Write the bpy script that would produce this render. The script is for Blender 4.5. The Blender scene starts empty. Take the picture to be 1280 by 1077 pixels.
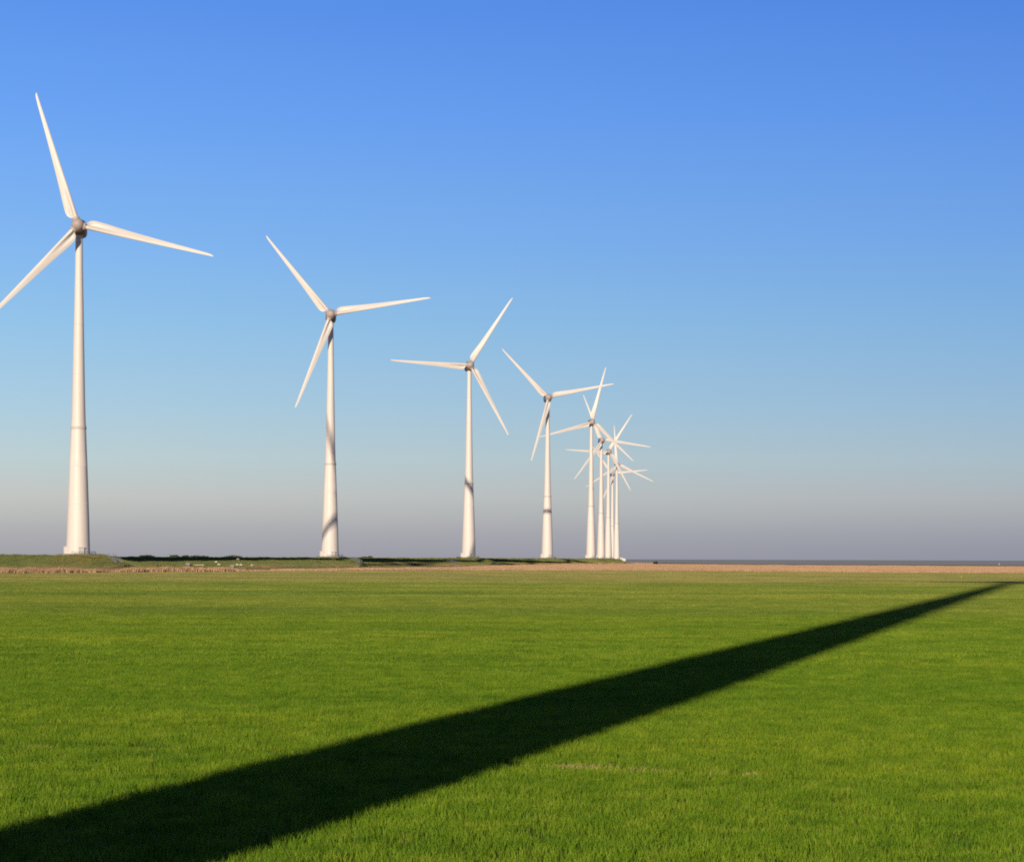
import bpy, bmesh, math, random
import numpy as np
from mathutils import Vector, Matrix, Euler
from mathutils.bvhtree import BVHTree

R = math.radians
random.seed(7)
rng = np.random.default_rng(11)
scene = bpy.context.scene
COL = scene.collection

# ------------------------------------------------------------------ camera
F = 3000.0            # focal length in pixels of the 1280 px wide photograph
CAM_H = 2.8           # eye height above the field
HX, HY = 640.0, 698.0 # where the level line of sight meets the picture
ROLL = R(0.2)
cam_d = bpy.data.cameras.new("camera")
cam_d.sensor_width = 36.0
cam_d.lens = F / 1280 * 36.0
cam_d.shift_y = (HY - 538.5) / 1280
cam_d.clip_start = 0.5
cam_d.clip_end = 200000
cam = bpy.data.objects.new("camera", cam_d)
cam.location = (0, 0, CAM_H)
cam.rotation_euler = (R(90), ROLL, 0)
cam.matrix_world = Matrix.Translation((0, 0, CAM_H)) @ Matrix.Rotation(R(90), 4, 'X') @ Matrix.Rotation(ROLL, 4, 'Z')
COL.objects.link(cam)
scene.camera = cam

# ------------------------------------------------------------------ sun + sky
EXPOSURE = 0.3
EK = 2 ** -EXPOSURE
SUN_EL, SUN_AZ = R(15.35), R(13.5)      # light travels towards +Y, 13.5 deg to the right
travel = Vector((math.sin(SUN_AZ) * math.cos(SUN_EL), math.cos(SUN_AZ) * math.cos(SUN_EL), -math.sin(SUN_EL)))
sd = bpy.data.lights.new("sun", 'SUN')
sd.energy = 5.0
sd.angle = R(0.6)
sd.color = (1.0, 0.82, 0.61)
sun = bpy.data.objects.new("sun", sd)
sun.rotation_euler = travel.to_track_quat('-Z', 'Y').to_euler()
sun.location = (-60, -200, 120)
COL.objects.link(sun)

def srgb(r, g, b):
    f = lambda c: (c / 255 / 12.92) if c / 255 <= 0.04045 else ((c / 255 + 0.055) / 1.055) ** 2.4
    return (f(r), f(g), f(b))

world = bpy.data.worlds.new("World")
scene.world = world
world.use_nodes = True
wt = world.node_tree
wt.nodes.clear()
N = wt.nodes.new; L = wt.links.new
w_out = N('ShaderNodeOutputWorld'); bg = N('ShaderNodeBackground'); SKY_S = 0.05
bg.inputs['Strength'].default_value = SKY_S
sky = N('ShaderNodeTexSky'); sky.sky_type = 'NISHITA'; sky.sun_disc = False
sky.sun_elevation = SUN_EL
sky.sun_rotation = R(180) + SUN_AZ
sky.dust_density = 0.6; sky.ozone_density = 2.0
tc = N('ShaderNodeTexCoord'); sep = N('ShaderNodeSeparateXYZ')
L(tc.outputs['Generated'], sep.inputs[0])
ramp = N('ShaderNodeValToRGB')               # the hazy layers low over the sea, by elevation only
mp = N('ShaderNodeMapRange'); mp.inputs['From Min'].default_value = 0.0; mp.inputs['From Max'].default_value = 0.26
L(sep.outputs['Z'], mp.inputs['Value']); L(mp.outputs[0], ramp.inputs[0])
stops = [(0.0, (157, 157, 167)), (0.0050, (162, 162, 170)), (0.0125, (172, 173, 177)), (0.0180, (181, 183, 183)), (0.026, (189, 193, 192)),
         (0.041, (183, 202, 207)), (0.064, (165, 199, 221)), (0.098, (142, 190, 230)), (0.131, (125, 177, 237)), (0.180, (105, 160, 239)), (0.2265, (89, 144, 232)), (0.26, (80, 134, 226))]
cr = ramp.color_ramp
while len(cr.elements) > 1: cr.elements.remove(cr.elements[-1])
for i, (z, c) in enumerate(stops):
    e = cr.elements[0] if i == 0 else cr.elements.new(z / 0.26)
    e.position = z / 0.26; e.color = (*srgb(*c), 1)
# slight change with azimuth: brighter to the left
cmb = N('ShaderNodeCombineXYZ')
for k, (a0, a1) in enumerate(((1.08, 0.83), (1.07, 0.86), (1.04, 0.92))):
    az = N('ShaderNodeMapRange'); az.inputs['From Min'].default_value = -0.22; az.inputs['From Max'].default_value = 0.22
    az.inputs['To Min'].default_value = a0 * EK / SKY_S; az.inputs['To Max'].default_value = a1 * EK / SKY_S
    L(sep.outputs['X'], az.inputs['Value']); L(az.outputs[0], cmb.inputs[k])
sc_ = N('ShaderNodeVectorMath'); sc_.operation = 'MULTIPLY'
L(ramp.outputs['Color'], sc_.inputs[0]); L(cmb.outputs[0], sc_.inputs[1])
up = N('ShaderNodeMapRange'); up.inputs['From Min'].default_value = 0.235; up.inputs['From Max'].default_value = 0.42
up.interpolation_type = 'SMOOTHSTEP'
L(sep.outputs['Z'], up.inputs['Value'])
mx = N('ShaderNodeMix'); mx.data_type = 'RGBA'
L(up.outputs[0], mx.inputs['Factor']); L(sc_.outputs[0], mx.inputs[6]); dk = N('ShaderNodeVectorMath'); dk.operation = 'SCALE'; dk.inputs['Scale'].default_value = 0.35
L(sky.outputs[0], dk.inputs[0]); L(dk.outputs[0], mx.inputs[7])
L(mx.outputs[2], bg.inputs['Color']); L(bg.outputs[0], w_out.inputs[0])

scene.view_settings.view_transform = 'Standard'
scene.view_settings.look = 'None'
scene.view_settings.exposure = EXPOSURE
scene.view_settings.gamma = 1.0
scene.view_settings.use_curve_mapping = False
scene.render.engine = 'CYCLES'
scene.cycles.use_denoising = False
scene.cycles.max_bounces = 6
scene.cycles.diffuse_bounces = 3
scene.cycles.transmission_bounces = 4
scene.cycles.filter_width = 1.9

# ------------------------------------------------------------------ picture -> place
def ray(px, py):
    dx, dy = px - HX, HY - py
    c, s = math.cos(ROLL), math.sin(ROLL)
    # picture is rolled clockwise by ROLL
    a = dx * c - dy * s
    b = dx * s + dy * c
    return Vector((a / F, 1.0, b / F))
def on_plane(px, py, z=0.0):
    d = ray(px, py); t = (z - CAM_H) / d.z
    return Vector((0, 0, CAM_H)) + d * t
def at_depth(px, py, Y):
    return Vector((0, 0, CAM_H)) + ray(px, py) * Y

# ------------------------------------------------------------------ helpers
def tag(o, label=None, cat=None, group=None, kind=None):
    if label: o['label'] = label
    if cat: o['category'] = cat
    if group: o['group'] = group
    if kind: o['kind'] = kind
    return o
def empty(name, loc, rz=0.0):
    o = bpy.data.objects.new(name, None)
    o.location = loc; o.rotation_euler = (0, 0, rz)
    o.empty_display_size = 0.5
    COL.objects.link(o)
    return o
def link(name, me, mat=None, parent=None, loc=None, smooth=False):
    o = bpy.data.objects.new(name, me)
    if mat is not None and not me.materials: me.materials.append(mat)
    if parent: o.parent = parent
    if loc is not None: o.location = loc
    COL.objects.link(o)
    if smooth:
        me.polygons.foreach_set('use_smooth', [True] * len(me.polygons))
    return o
def mesh_of(name, bm, smooth_angle=None):
    me = bpy.data.meshes.new(name)
    bmesh.ops.recalc_face_normals(bm, faces=bm.faces[:])
    if smooth_angle is not None:
        for f in bm.faces: f.smooth = True
        for e in bm.edges:
            if len(e.link_faces) == 2 and e.calc_face_angle(0) > smooth_angle: e.smooth = False
    bm.to_mesh(me); bm.free()
    return me
def add_box(bm, c, s, rz=0.0, bev=0.0):
    r = bmesh.ops.create_cube(bm, size=1.0)
    vs = r['verts']
    bmesh.ops.scale(bm, vec=s, verts=vs)
    if bev:
        es = list({e for v in vs for e in v.link_edges})
        rr = bmesh.ops.bevel(bm, geom=es, offset=bev, segments=2, affect='EDGES', profile=0.5)
        vs = list({v for f in rr['faces'] for v in f.verts} | {v for v in vs if v.is_valid})
    bmesh.ops.rotate(bm, cent=(0, 0, 0), matrix=Matrix.Rotation(rz, 3, 'Z'), verts=vs)
    bmesh.ops.translate(bm, vec=c, verts=vs)
def add_lathe(bm, prof, seg=48, M=None, cap=True):
    rings = []
    for r, z in prof:
        ring = []
        for k in range(seg):
            a = 2 * math.pi * k / seg
            v = Vector((r * math.cos(a), r * math.sin(a), z))
            ring.append(bm.verts.new(M @ v if M else v))
        rings.append(ring)
    for a, b in zip(rings, rings[1:]):
        for k in range(seg):
            bm.faces.new((a[k], a[(k + 1) % seg], b[(k + 1) % seg], b[k]))
    if cap:
        bm.faces.new(rings[0][::-1]); bm.faces.new(rings[-1])
def add_tube(bm, p, q, r, seg=8):
    p, q = Vector(p), Vector(q); d = q - p
    M = Matrix.Translation(p) @ d.to_track_quat('Z', 'Y').to_matrix().to_4x4()
    add_lathe(bm, [(r, 0), (r, d.length)], seg, M)

# ------------------------------------------------------------------ materials
def mat(name):
    m = bpy.data.materials.new(name); m.use_nodes = True
    nt = m.node_tree; nt.nodes.clear()
    out = nt.nodes.new('ShaderNodeOutputMaterial'); b = nt.nodes.new('ShaderNodeBsdfPrincipled')
    nt.links.new(b.outputs[0], out.inputs[0])
    return m, nt, b, out
def noise_mix(nt, vec, scale, cols, detail=4.0, rough=0.55, pos=None, dist=0.0):
    n = nt.nodes.new('ShaderNodeTexNoise'); n.inputs['Scale'].default_value = scale
    n.inputs['Detail'].default_value = detail; n.inputs['Roughness'].default_value = rough
    n.inputs['Distortion'].default_value = dist
    nt.links.new(vec, n.inputs['Vector'])
    r = nt.nodes.new('ShaderNodeValToRGB'); nt.links.new(n.outputs[0], r.inputs[0])
    pos = pos or [0.3 + 0.4 * i / (len(cols) - 1) for i in range(len(cols))]
    e = r.color_ramp.elements
    e[0].position, e[1].position = pos[0], pos[-1]
    e[0].color, e[1].color = (*cols[0], 1), (*cols[-1], 1)
    for p, c in zip(pos[1:-1], cols[1:-1]):
        x = e.new(p); x.color = (*c, 1)
    return n, r
def geo_pos(nt, scale=(1, 1, 1)):
    g = nt.nodes.new('ShaderNodeNewGeometry')
    m = nt.nodes.new('ShaderNodeMapping'); m.inputs['Scale'].default_value = scale
    nt.links.new(g.outputs['Position'], m.inputs['Vector'])
    return m.outputs[0]
def mixc(nt, fac, a, b, mode='MIX'):
    m = nt.nodes.new('ShaderNodeMix'); m.data_type = 'RGBA'; m.blend_type = mode
    for sock, v in ((m.inputs['Factor'], fac), (m.inputs[6], a), (m.inputs[7], b)):
        if isinstance(v, bpy.types.NodeSocket): nt.links.new(v, sock)
        elif isinstance(v, (int, float)): sock.default_value = v
        else: sock.default_value = (*v, 1)
    return m.outputs[2]
def painted(name, col, rough, var=0.06, scale=0.6, stretch=(1, 1, 0.25), spec=0.4):
    m, nt, b, out = mat(name)
    t = nt.nodes.new('ShaderNodeTexCoord'); mm = nt.nodes.new('ShaderNodeMapping'); mm.inputs['Scale'].default_value = stretch
    nt.links.new(t.outputs['Object'], mm.inputs['Vector'])
    lo = tuple(c * (1 - var) for c in col)
    n, r = noise_mix(nt, mm.outputs[0], scale, [lo, col], detail=6)
    nt.links.new(r.outputs[0], b.inputs['Base Color'])
    n2 = nt.nodes.new('ShaderNodeMapRange'); n2.inputs['To Min'].default_value = rough - 0.06; n2.inputs['To Max'].default_value = rough + 0.1
    nt.links.new(n.outputs[0], n2.inputs['Value']); nt.links.new(n2.outputs[0], b.inputs['Roughness'])
    b.inputs['Specular IOR Level'].default_value = spec
    return m
M_TOWER = painted('white_tower_paint', (0.565, 0.535, 0.52), 0.5, var=0.12, scale=0.9, stretch=(1.2, 1.2, 0.06))
M_BLADE = painted('white_gelcoat', (0.515, 0.495, 0.485), 0.45, var=0.1, scale=0.35)
M_HUB = painted('grey_hub_paint', (0.35, 0.305, 0.295), 0.5, var=0.15)
M_NAC = painted('grey_nacelle_paint', (0.11, 0.11, 0.12), 0.5, var=0.1)
M_JOINT = painted('dull_joint_paint', (0.42, 0.41, 0.40), 0.6)
M_DOOR = painted('grey_door_paint', (0.42, 0.41, 0.40), 0.55)
M_CONC = painted('concrete', (0.20, 0.20, 0.20), 0.85, var=0.25, scale=2.0, stretch=(1, 1, 1))
M_STEEL = painted('galvanised_steel', (0.17, 0.19, 0.21), 0.5, var=0.2, scale=3.0, stretch=(1, 1, 1))

# grass: colour varies by place, in strips of crop across the field
def grass_material(name, dry=0.0):
    m, nt, b, out = mat(name)
    g = nt.nodes.new('ShaderNodeNewGeometry')
    pos = geo_pos(nt)
    sp = nt.nodes.new('ShaderNodeSeparateXYZ'); nt.links.new(g.outputs['Position'], sp.inputs[0])
    n1, c1 = noise_mix(nt, pos, 1.7, [(0.062, 0.152, 0.006), (0.108, 0.213, 0.011), (0.178, 0.275, 0.020)], detail=5, rough=0.7)
    n2, c2 = noise_mix(nt, geo_pos(nt, (0.02, 0.045, 0.02)), 1.0, [(0.70, 0.79, 0.75), (1.0, 1.0, 1.0), (1.32, 1.13, 1.1)], detail=5)
    col = mixc(nt, 1.0, c1.outputs[0], c2.outputs[0], 'MULTIPLY')
    n5, c5 = noise_mix(nt, geo_pos(nt, (0.04, 0.5, 0.02)), 1.0, [(0.86, 0.90, 0.86), (1.0, 1.0, 1.0), (1.14, 1.07, 1.0)], detail=3)
    col = mixc(nt, 1.0, col, c5.outputs[0], 'MULTIPLY')
    # single straw-coloured or darker leaves
    n4, c4 = noise_mix(nt, geo_pos(nt, (1, 1, 0.25)), 55.0, [(0.62, 0.74, 0.7), (1.0, 1.0, 1.0), (1.12, 1.0, 1.1), (2.1, 1.05, 3.2)], detail=2, pos=[0.3, 0.45, 0.6, 0.74])
    col = mixc(nt, 1.0, col, c4.outputs[0], 'MULTIPLY')
    # each tuft a little different
    oi = nt.nodes.new('ShaderNodeObjectInfo')
    rr = nt.nodes.new('ShaderNodeValToRGB'); nt.links.new(oi.outputs['Random'], rr.inputs[0])
    rr.color_ramp.elements[0].color = (0.72, 0.78, 0.7, 1); rr.color_ramp.elements[1].color = (1.25, 1.15, 1.1, 1)
    col = mixc(nt, 1.0, col, rr.outputs[0], 'MULTIPLY')
    # yellower strips towards the far end
    st = nt.nodes.new('ShaderNodeValToRGB')
    mr = nt.nodes.new('ShaderNodeMapRange'); mr.inputs['From Min'].default_value = 0; mr.inputs['From Max'].default_value = 600
    nt.links.new(sp.outputs['Y'], mr.inputs['Value']); nt.links.new(mr.outputs[0], st.inputs[0])
    e = st.color_ramp.elements
    e[0].position = 0.0; e[0].color = (1, 1, 1, 1)
    e[1].position = 1.0; e[1].color = (2.05, 1.14, 7.0, 1)
    for p, c in ((50 / 600, (1, 1, 1)), (110 / 600, (1.12, 1.0, 1.5)), (125 / 600, (1.24, 1.0, 2.4)), (262 / 600, (1.36, 1.0, 3.2)), (285 / 600, (1.75, 1.06, 5.5)), (400 / 600, (1.9, 1.08, 6.5))):
        x = e.new(p); x.color = (*c, 1)
    col = mixc(nt, 1.0, col, st.outputs[0], 'MULTIPLY')
    nt.links.new(col, b.inputs['Base Color'])
    b.inputs['Roughness'].default_value = 0.55
    b.inputs['Specular IOR Level'].default_value = 0.10
    tr = nt.nodes.new('ShaderNodeBsdfTranslucent'); nt.links.new(col, tr.inputs['Color'])
    ms = nt.nodes.new('ShaderNodeMixShader'); ms.inputs[0].default_value = 0.14
    nt.links.new(b.outputs[0], ms.inputs[1]); nt.links.new(tr.outputs[0], ms.inputs[2])
    nt.links.new(ms.outputs[0], out.inputs[0])
    return m
M_GRASS = grass_material('wheat_leaf')

def soil_material(name, scale, cols, bump=0.3, pos=None, rough=0.95):
    m, nt, b, out = mat(name)
    v = geo_pos(nt)
    n, r = noise_mix(nt, v, scale, cols, detail=8, rough=0.65, pos=pos)
    n2, r2 = noise_mix(nt, v, scale * 0.06, [(0.8, 0.8, 0.8), (1.15, 1.12, 1.1)], detail=4)
    nt.links.new(mixc(nt, 1.0, r.outputs[0], r2.outputs[0], 'MULTIPLY'), b.inputs['Base Color'])
    b.inputs['Roughness'].default_value = rough
    b.inputs['Specular IOR Level'].default_value = 0.1
    bp = nt.nodes.new('ShaderNodeBump'); bp.inputs['Strength'].default_value = bump; bp.inputs['Distance'].default_value = 0.25
    nt.links.new(n.outputs[0], bp.inputs['Height']); nt.links.new(bp.outputs[0], b.inputs['Normal'])
    return m
M_FIELD = soil_material('field_soil', 3.0, [(0.045, 0.075, 0.010), (0.075, 0.115, 0.014), (0.10, 0.11, 0.03)], 0.2)
M_TAN = soil_material('bare_sand', 0.35, [(0.62, 0.40, 0.27), (0.74, 0.50, 0.34), (0.80, 0.58, 0.42)], 0.5)
M_VERGE = soil_material('rough_verge', 0.25, [(0.20, 0.20, 0.07), (0.30, 0.26, 0.10), (0.42, 0.32, 0.16)], 0.5)
M_SHORE = soil_material('shore_bank', 0.1, [(0.16, 0.16, 0.12), (0.26, 0.24, 0.17)], 0.3)
M_REED = soil_material('dry_reed', 0.5, [(0.26, 0.165, 0.095), (0.375, 0.25, 0.16), (0.48, 0.35, 0.245)], 0.0)
M_BUSH = soil_material('bush_leaf', 2.0, [(0.020, 0.030, 0.018), (0.05, 0.06, 0.035)], 0.0)
M_TWIG = soil_material('bush_stem', 4.0, [(0.05, 0.04, 0.03), (0.09, 0.07, 0.05)], 0.0)
M_WOOL = soil_material('wool', 20.0, [(0.40, 0.40, 0.30), (0.52, 0.51, 0.40)], 0.3)
M_FACE = soil_material('sheep_face', 20.0, [(0.5, 0.48, 0.42), (0.66, 0.62, 0.55)], 0.1)

def dike_material():
    m, nt, b, out = mat('dike_turf')
    n1, c1 = noise_mix(nt, geo_pos(nt), 0.9, [(0.125, 0.150, 0.050), (0.155, 0.180, 0.065), (0.20, 0.205, 0.085)], detail=8, rough=0.7)
    n2, c2 = noise_mix(nt, geo_pos(nt, (0.05, 0.02, 0.3)), 1.0, [(0.85, 0.95, 0.9), (1.0, 1.0, 1.0), (1.45, 1.12, 1.15)], detail=6)
    col = mixc(nt, 1.0, c1.outputs[0], c2.outputs[0], 'MULTIPLY')
    # worn, dry patches low on the slope
    sp = nt.nodes.new('ShaderNodeSeparateXYZ'); g = nt.nodes.new('ShaderNodeNewGeometry'); nt.links.new(g.outputs['Position'], sp.inputs[0])
    mr = nt.nodes.new('ShaderNodeMapRange'); mr.inputs['From Min'].default_value = 1.2; mr.inputs['From Max'].default_value = 0.1
    nt.links.new(sp.outputs['Z'], mr.inputs['Value'])
    n3, c3 = noise_mix(nt, geo_pos(nt, (0.12, 0.06, 0.5)), 1.0, [(0, 0, 0), (1, 1, 1)], detail=5, pos=[0.42, 0.62])
    mu = nt.nodes.new('ShaderNodeMath'); mu.operation = 'MULTIPLY'; nt.links.new(mr.outputs[0], mu.inputs[0]); nt.links.new(c3.outputs[0], mu.inputs[1])
    col = mixc(nt, mu.outputs[0], col, (0.30, 0.22, 0.12))
    nt.links.new(col, b.inputs['Base Color'])
    b.inputs['Roughness'].default_value = 0.9; b.inputs['Specular IOR Level'].default_value = 0.1
    bp = nt.nodes.new('ShaderNodeBump'); bp.inputs['Strength'].default_value = 0.6; bp.inputs['Distance'].default_value = 0.3
    nt.links.new(n1.outputs[0], bp.inputs['Height']); nt.links.new(bp.outputs[0], b.inputs['Normal'])
    return m
M_DIKE = dike_material()

def water_material():
    m, nt, b, out = mat('grey_sea')
    n, r = noise_mix(nt, geo_pos(nt, (0.01, 0.002, 1)), 1.0, [(0.29, 0.34, 0.40), (0.35, 0.385, 0.43)], detail=4)
    nt.links.new(r.outputs[0], b.inputs['Base Color'])
    b.inputs['Roughness'].default_value = 0.75
    b.inputs['IOR'].default_value = 1.33
    b.inputs['Specular IOR Level'].default_value = 0.0
    return m
M_SEA = water_material()

# ------------------------------------------------------------------ setting: ground sheets, water
def sheet(name, pts, z, m, sub=0):
    bm = bmesh.new()
    bm.faces.new([bm.verts.new((p[0], p[1], z)) for p in pts])
    o = link(name, mesh_of(name, bm), m)
    tag(o, kind='structure')
    return o
shore_px = [(640, 702.6), (740, 703.0), (830, 703.4), (940, 704.6), (1110, 705.3), (1280, 706.3)]
shore = [on_plane(x, y) for x, y in shore_px]
sr = shore[-1] + (shore[-1] - shore[-2]).normalized() * 900
back_left = [Vector((60, 2500, 0)), Vector((-300, 2500, 0)), Vector((-900, 1200, 0)), Vector((-900, 620, 0))]
sheet('ground', [(-900, -250), (900, -250), (900, 900), (sr.x, sr.y)] + [(p.x, p.y) for p in shore[::-1]] + [(105, 2420)] + [(p.x, p.y) for p in back_left], -0.004, M_TAN)
bm = bmesh.new()
ys = [300, 900, 1600, 2600, 4500, 8000, 14000, 24000, 40000]
for a, b in zip(ys, ys[1:]):
    for k in range(-4, 4):
        q = [bm.verts.new((x, y, -0.6)) for x, y in ((k * 0.2 * a - 0, a), ((k + 1) * 0.2 * a, a), ((k + 1) * 0.2 * b, b), (k * 0.2 * b, b))]
        bm.faces.new(q)
bmesh.ops.remove_doubles(bm, verts=bm.verts[:], dist=0.01)
tag(link('sea', mesh_of('sea', bm), M_SEA), kind='structure')
bank_px = [(700, 703.9), (830, 704.6), (940, 706.1), (1110, 707.0), (1280, 708.0)]
bank = [on_plane(x, y) for x, y in bank_px]
br = bank[-1] + (bank[-1] - bank[-2]).normalized() * 500
sheet('shore_bank', [(p.x, p.y) for p in bank] + [(br.x, br.y), (sr.x, sr.y)] + [(p.x, p.y) for p in shore[::-1][:-1]], 0.0, M_SHORE)
edge_px = [(-60, 717.4), (0, 717.0), (150, 715.8), (300, 714.6), (350, 713.6), (620, 712.9), (800, 713.2), (940, 714.4), (1110, 715.4), (1280, 716.6), (1360, 717.2)]
edge = [on_plane(x, y) for x, y in edge_px]
field_poly = [(-260, -60), (260, -60), (260, edge[-1].y)] + [(p.x, p.y) for p in edge[::-1]] + [(-260, edge[0].y)]
sheet('field', field_poly, 0.004, M_FIELD)
vt = [(-60, 709), (0, 709), (640, 700.5), (700, 703.0), (660, 706.0), (600, 709.6), (470, 711.3), (350, 711.9), (300, 713.0), (150, 714.6), (0, 715.6), (-60, 716.2)]
v3 = [on_plane(x, y) for x, y in vt[4:]]
sheet('verge', [(-330, 430), (-330, 640), (-100, 600), (40, 1300)] + [(p.x, p.y) for p in v3], 0.0, M_VERGE)

# ------------------------------------------------------------------ the row of turbines: where they stand
T = [  # base px x, hub px height, blade angles, yaw
    (97.5, 412.0, (107.9, 227.8, 347.5), 6.0),
    (412.5, 302.0, (129.9, 249.9, 9.8), 4.0),
    (585.8, 240.0, (58.0, 177.6, 298.2), 7.0),
    (684.0, 200.5, (134.6, 254.3, 12.0), 6.0),
    (738.6, 170.0, (76.0, 196.4, 316.2), 7.0),
    (751.2, 147.6, (113.0, 234.0, 352.2), 7.0),
    (760.2, 133.3, (58.5, 178.0, 298.4), 6.0),
    (770.8, 118.6, (95.0, 215.0, 335.0), 6.0),
    (765.3, 105.6, (7.0, 127.0, 247.0), 6.0),
]
HUB = 80.0
base = []
for i, (bx, hp, ang, yaw) in enumerate(T):
    Z = F * HUB / hp
    base.append(Vector(((bx - HX) / F * Z - math.tan(ROLL) * 0.0, Z, 3.22 if i == 0 else 2.95)))
base[7].z = 1.9

# ------------------------------------------------------------------ dike with a low mound at each turbine
DH = 2.82
line = [Vector((-420, 640, 0)), Vector((-180, 600, 0)), Vector((-122, 584, 0))] + [Vector((b.x, b.y, 0)) for b in base] + [Vector((96, 2450, 0))]
line[-3] = Vector((base[7].x - 4, base[7].y, 0))
dense = []
for a, b in zip(line, line[1:]):
    n = max(2, int((b - a).length / 6))
    dense += [a.lerp(b, k / n) for k in range(n)]
dense.append(line[-1])
prof = [(-22, -0.2), (-20, 0.0), (-9.5, DH - 0.05), (-6, DH), (-3, DH + 0.03), (-1, DH + 0.02), (0, DH - 0.03), (1.2, DH * 0.87), (2.5, DH * 0.745), (5, DH * 0.49), (7.5, DH * 0.24), (9.6, 0.06), (11.5, -0.2)]
arc = [0.0]
for a, b in zip(dense, dense[1:]): arc.append(arc[-1] + (b - a).length)
St = [arc[min(range(len(dense)), key=lambda i: (dense[i] - Vector((b.x, b.y, 0))).length)] for b in base]
edge_s = [0, St[0] + 4, St[0] + 26, St[1] - 20, St[1] + 15, St[2] - 20, St[2] + 15, St[3] - 10, St[3] + 30, 9000]
edge_u = [6.0, 6.0, -0.6, 4.2, -1.8, 2.4, -1.0, 4.0, 2.5, 3.0]
bm = bmesh.new()
rows = []
for i, p in enumerate(dense):
    a = dense[max(0, i - 4)]; b = dense[min(len(dense) - 1, i + 4)]
    d = (b - a).normalized(); nrm = Vector((d.y, -d.x, 0))
    row = []
    eu = float(np.interp(arc[i], edge_s, edge_u))
    for u, h in prof:
        u += eu
        q = p + nrm * u
        hh = h
        if h > 0.1: hh += h / DH * float(np.interp(arc[i], [0, St[0] + 8, St[0] + 30], [0.36, 0.36, 0.0]))
        for k, bb in enumerate(base):
            r = math.hypot(q.x - bb.x, q.y - bb.y)
            top = bb.z
            if k == 7: continue
            m_h = top - max(0.0, r - 7.2) / 2.6
            if m_h > hh and hh > -0.1: hh = m_h
        if hh > 0.1: hh += 0.10 * math.sin(q.x * 0.31 + q.y * 0.17) * math.sin(q.y * 0.05 + 1.0) * min(1, hh)
        end = min(1.0, i / 3.0, (len(dense) - 1 - i) / 3.0)
        row.append(bm.verts.new((q.x, q.y, hh * end if hh > 0 else hh)))
    rows.append(row)
for a, b in zip(rows, rows[1:]):
    for k in range(len(prof) - 1):
        bm.faces.new((a[k], a[k + 1], b[k + 1], b[k]))
dike_bvh = None
me = mesh_of('dike', bm, R(60))
dike = link('dike', me, M_DIKE); tag(dike, kind='structure')
dike_co = []
np_ = len(prof)
for i in range(len(rows)): dike_co.append([me.vertices[i * np_ + k].co.copy() for k in range(np_)])
dike_bvh = BVHTree.FromPolygons([v.co for v in me.vertices], [tuple(p.vertices) for p in me.polygons])
def on_dike(px, py):
    h = dike_bvh.ray_cast(Vector((0, 0, CAM_H)), ray(px, py).normalized())
    return h[0] if h[0] is not None else on_plane(px, max(py, 702))
def drop(x, y):
    h = dike_bvh.ray_cast(Vector((x, y, 50)), Vector((0, 0, -1)))
    return h[0].z if h[0] is not None else 0.0

# ------------------------------------------------------------------ wind turbine meshes
def tower_mesh(name, prof):
    bm = bmesh.new(); add_lathe(bm, prof, 64); return mesh_of(name, bm, R(40))
TOWER_PROF = [(2.90, -0.6), (2.90, 0.0), (2.78, 4.0), (2.66, 8.5), (2.50, 13.0), (2.32, 18.0), (2.05, 25.0), (1.80, 31.0), (1.70, 33.0), (1.56, 38.0), (1.46, 43.0), (1.20, 56.0), (0.95, 68.5), (0.86, 76.6), (0.86, 78.6)]
def tower_r(z):
    for (r0, z0), (r1, z1) in zip(TOWER_PROF, TOWER_PROF[1:]):
        if z0 <= z <= z1: return r0 + (r1 - r0) * (z - z0) / (z1 - z0)
    return TOWER_PROF[-1][0]
full_prof = list(TOWER_PROF)
for zz in (12.5, 21.5, 44.0, 56.0, 67.0):          # welded section joints stand slightly proud
    r = tower_r(zz); full_prof += [(r, zz - 0.06), (r + 0.018, zz - 0.04), (r + 0.018, zz + 0.04), (r, zz + 0.06)]
full_prof.sort(key=lambda q: q[1])
ME_TOWER = tower_mesh('tower', full_prof)
bm = bmesh.new()
rr = tower_r(31)
add_lathe(bm, [(rr - 0.1, 30.55), (rr + 0.13, 30.6), (rr + 0.13, 31.25), (rr - 0.1, 31.3)], 64)
ME_RING = mesh_of('flange_ring', bm, R(40))

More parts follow.
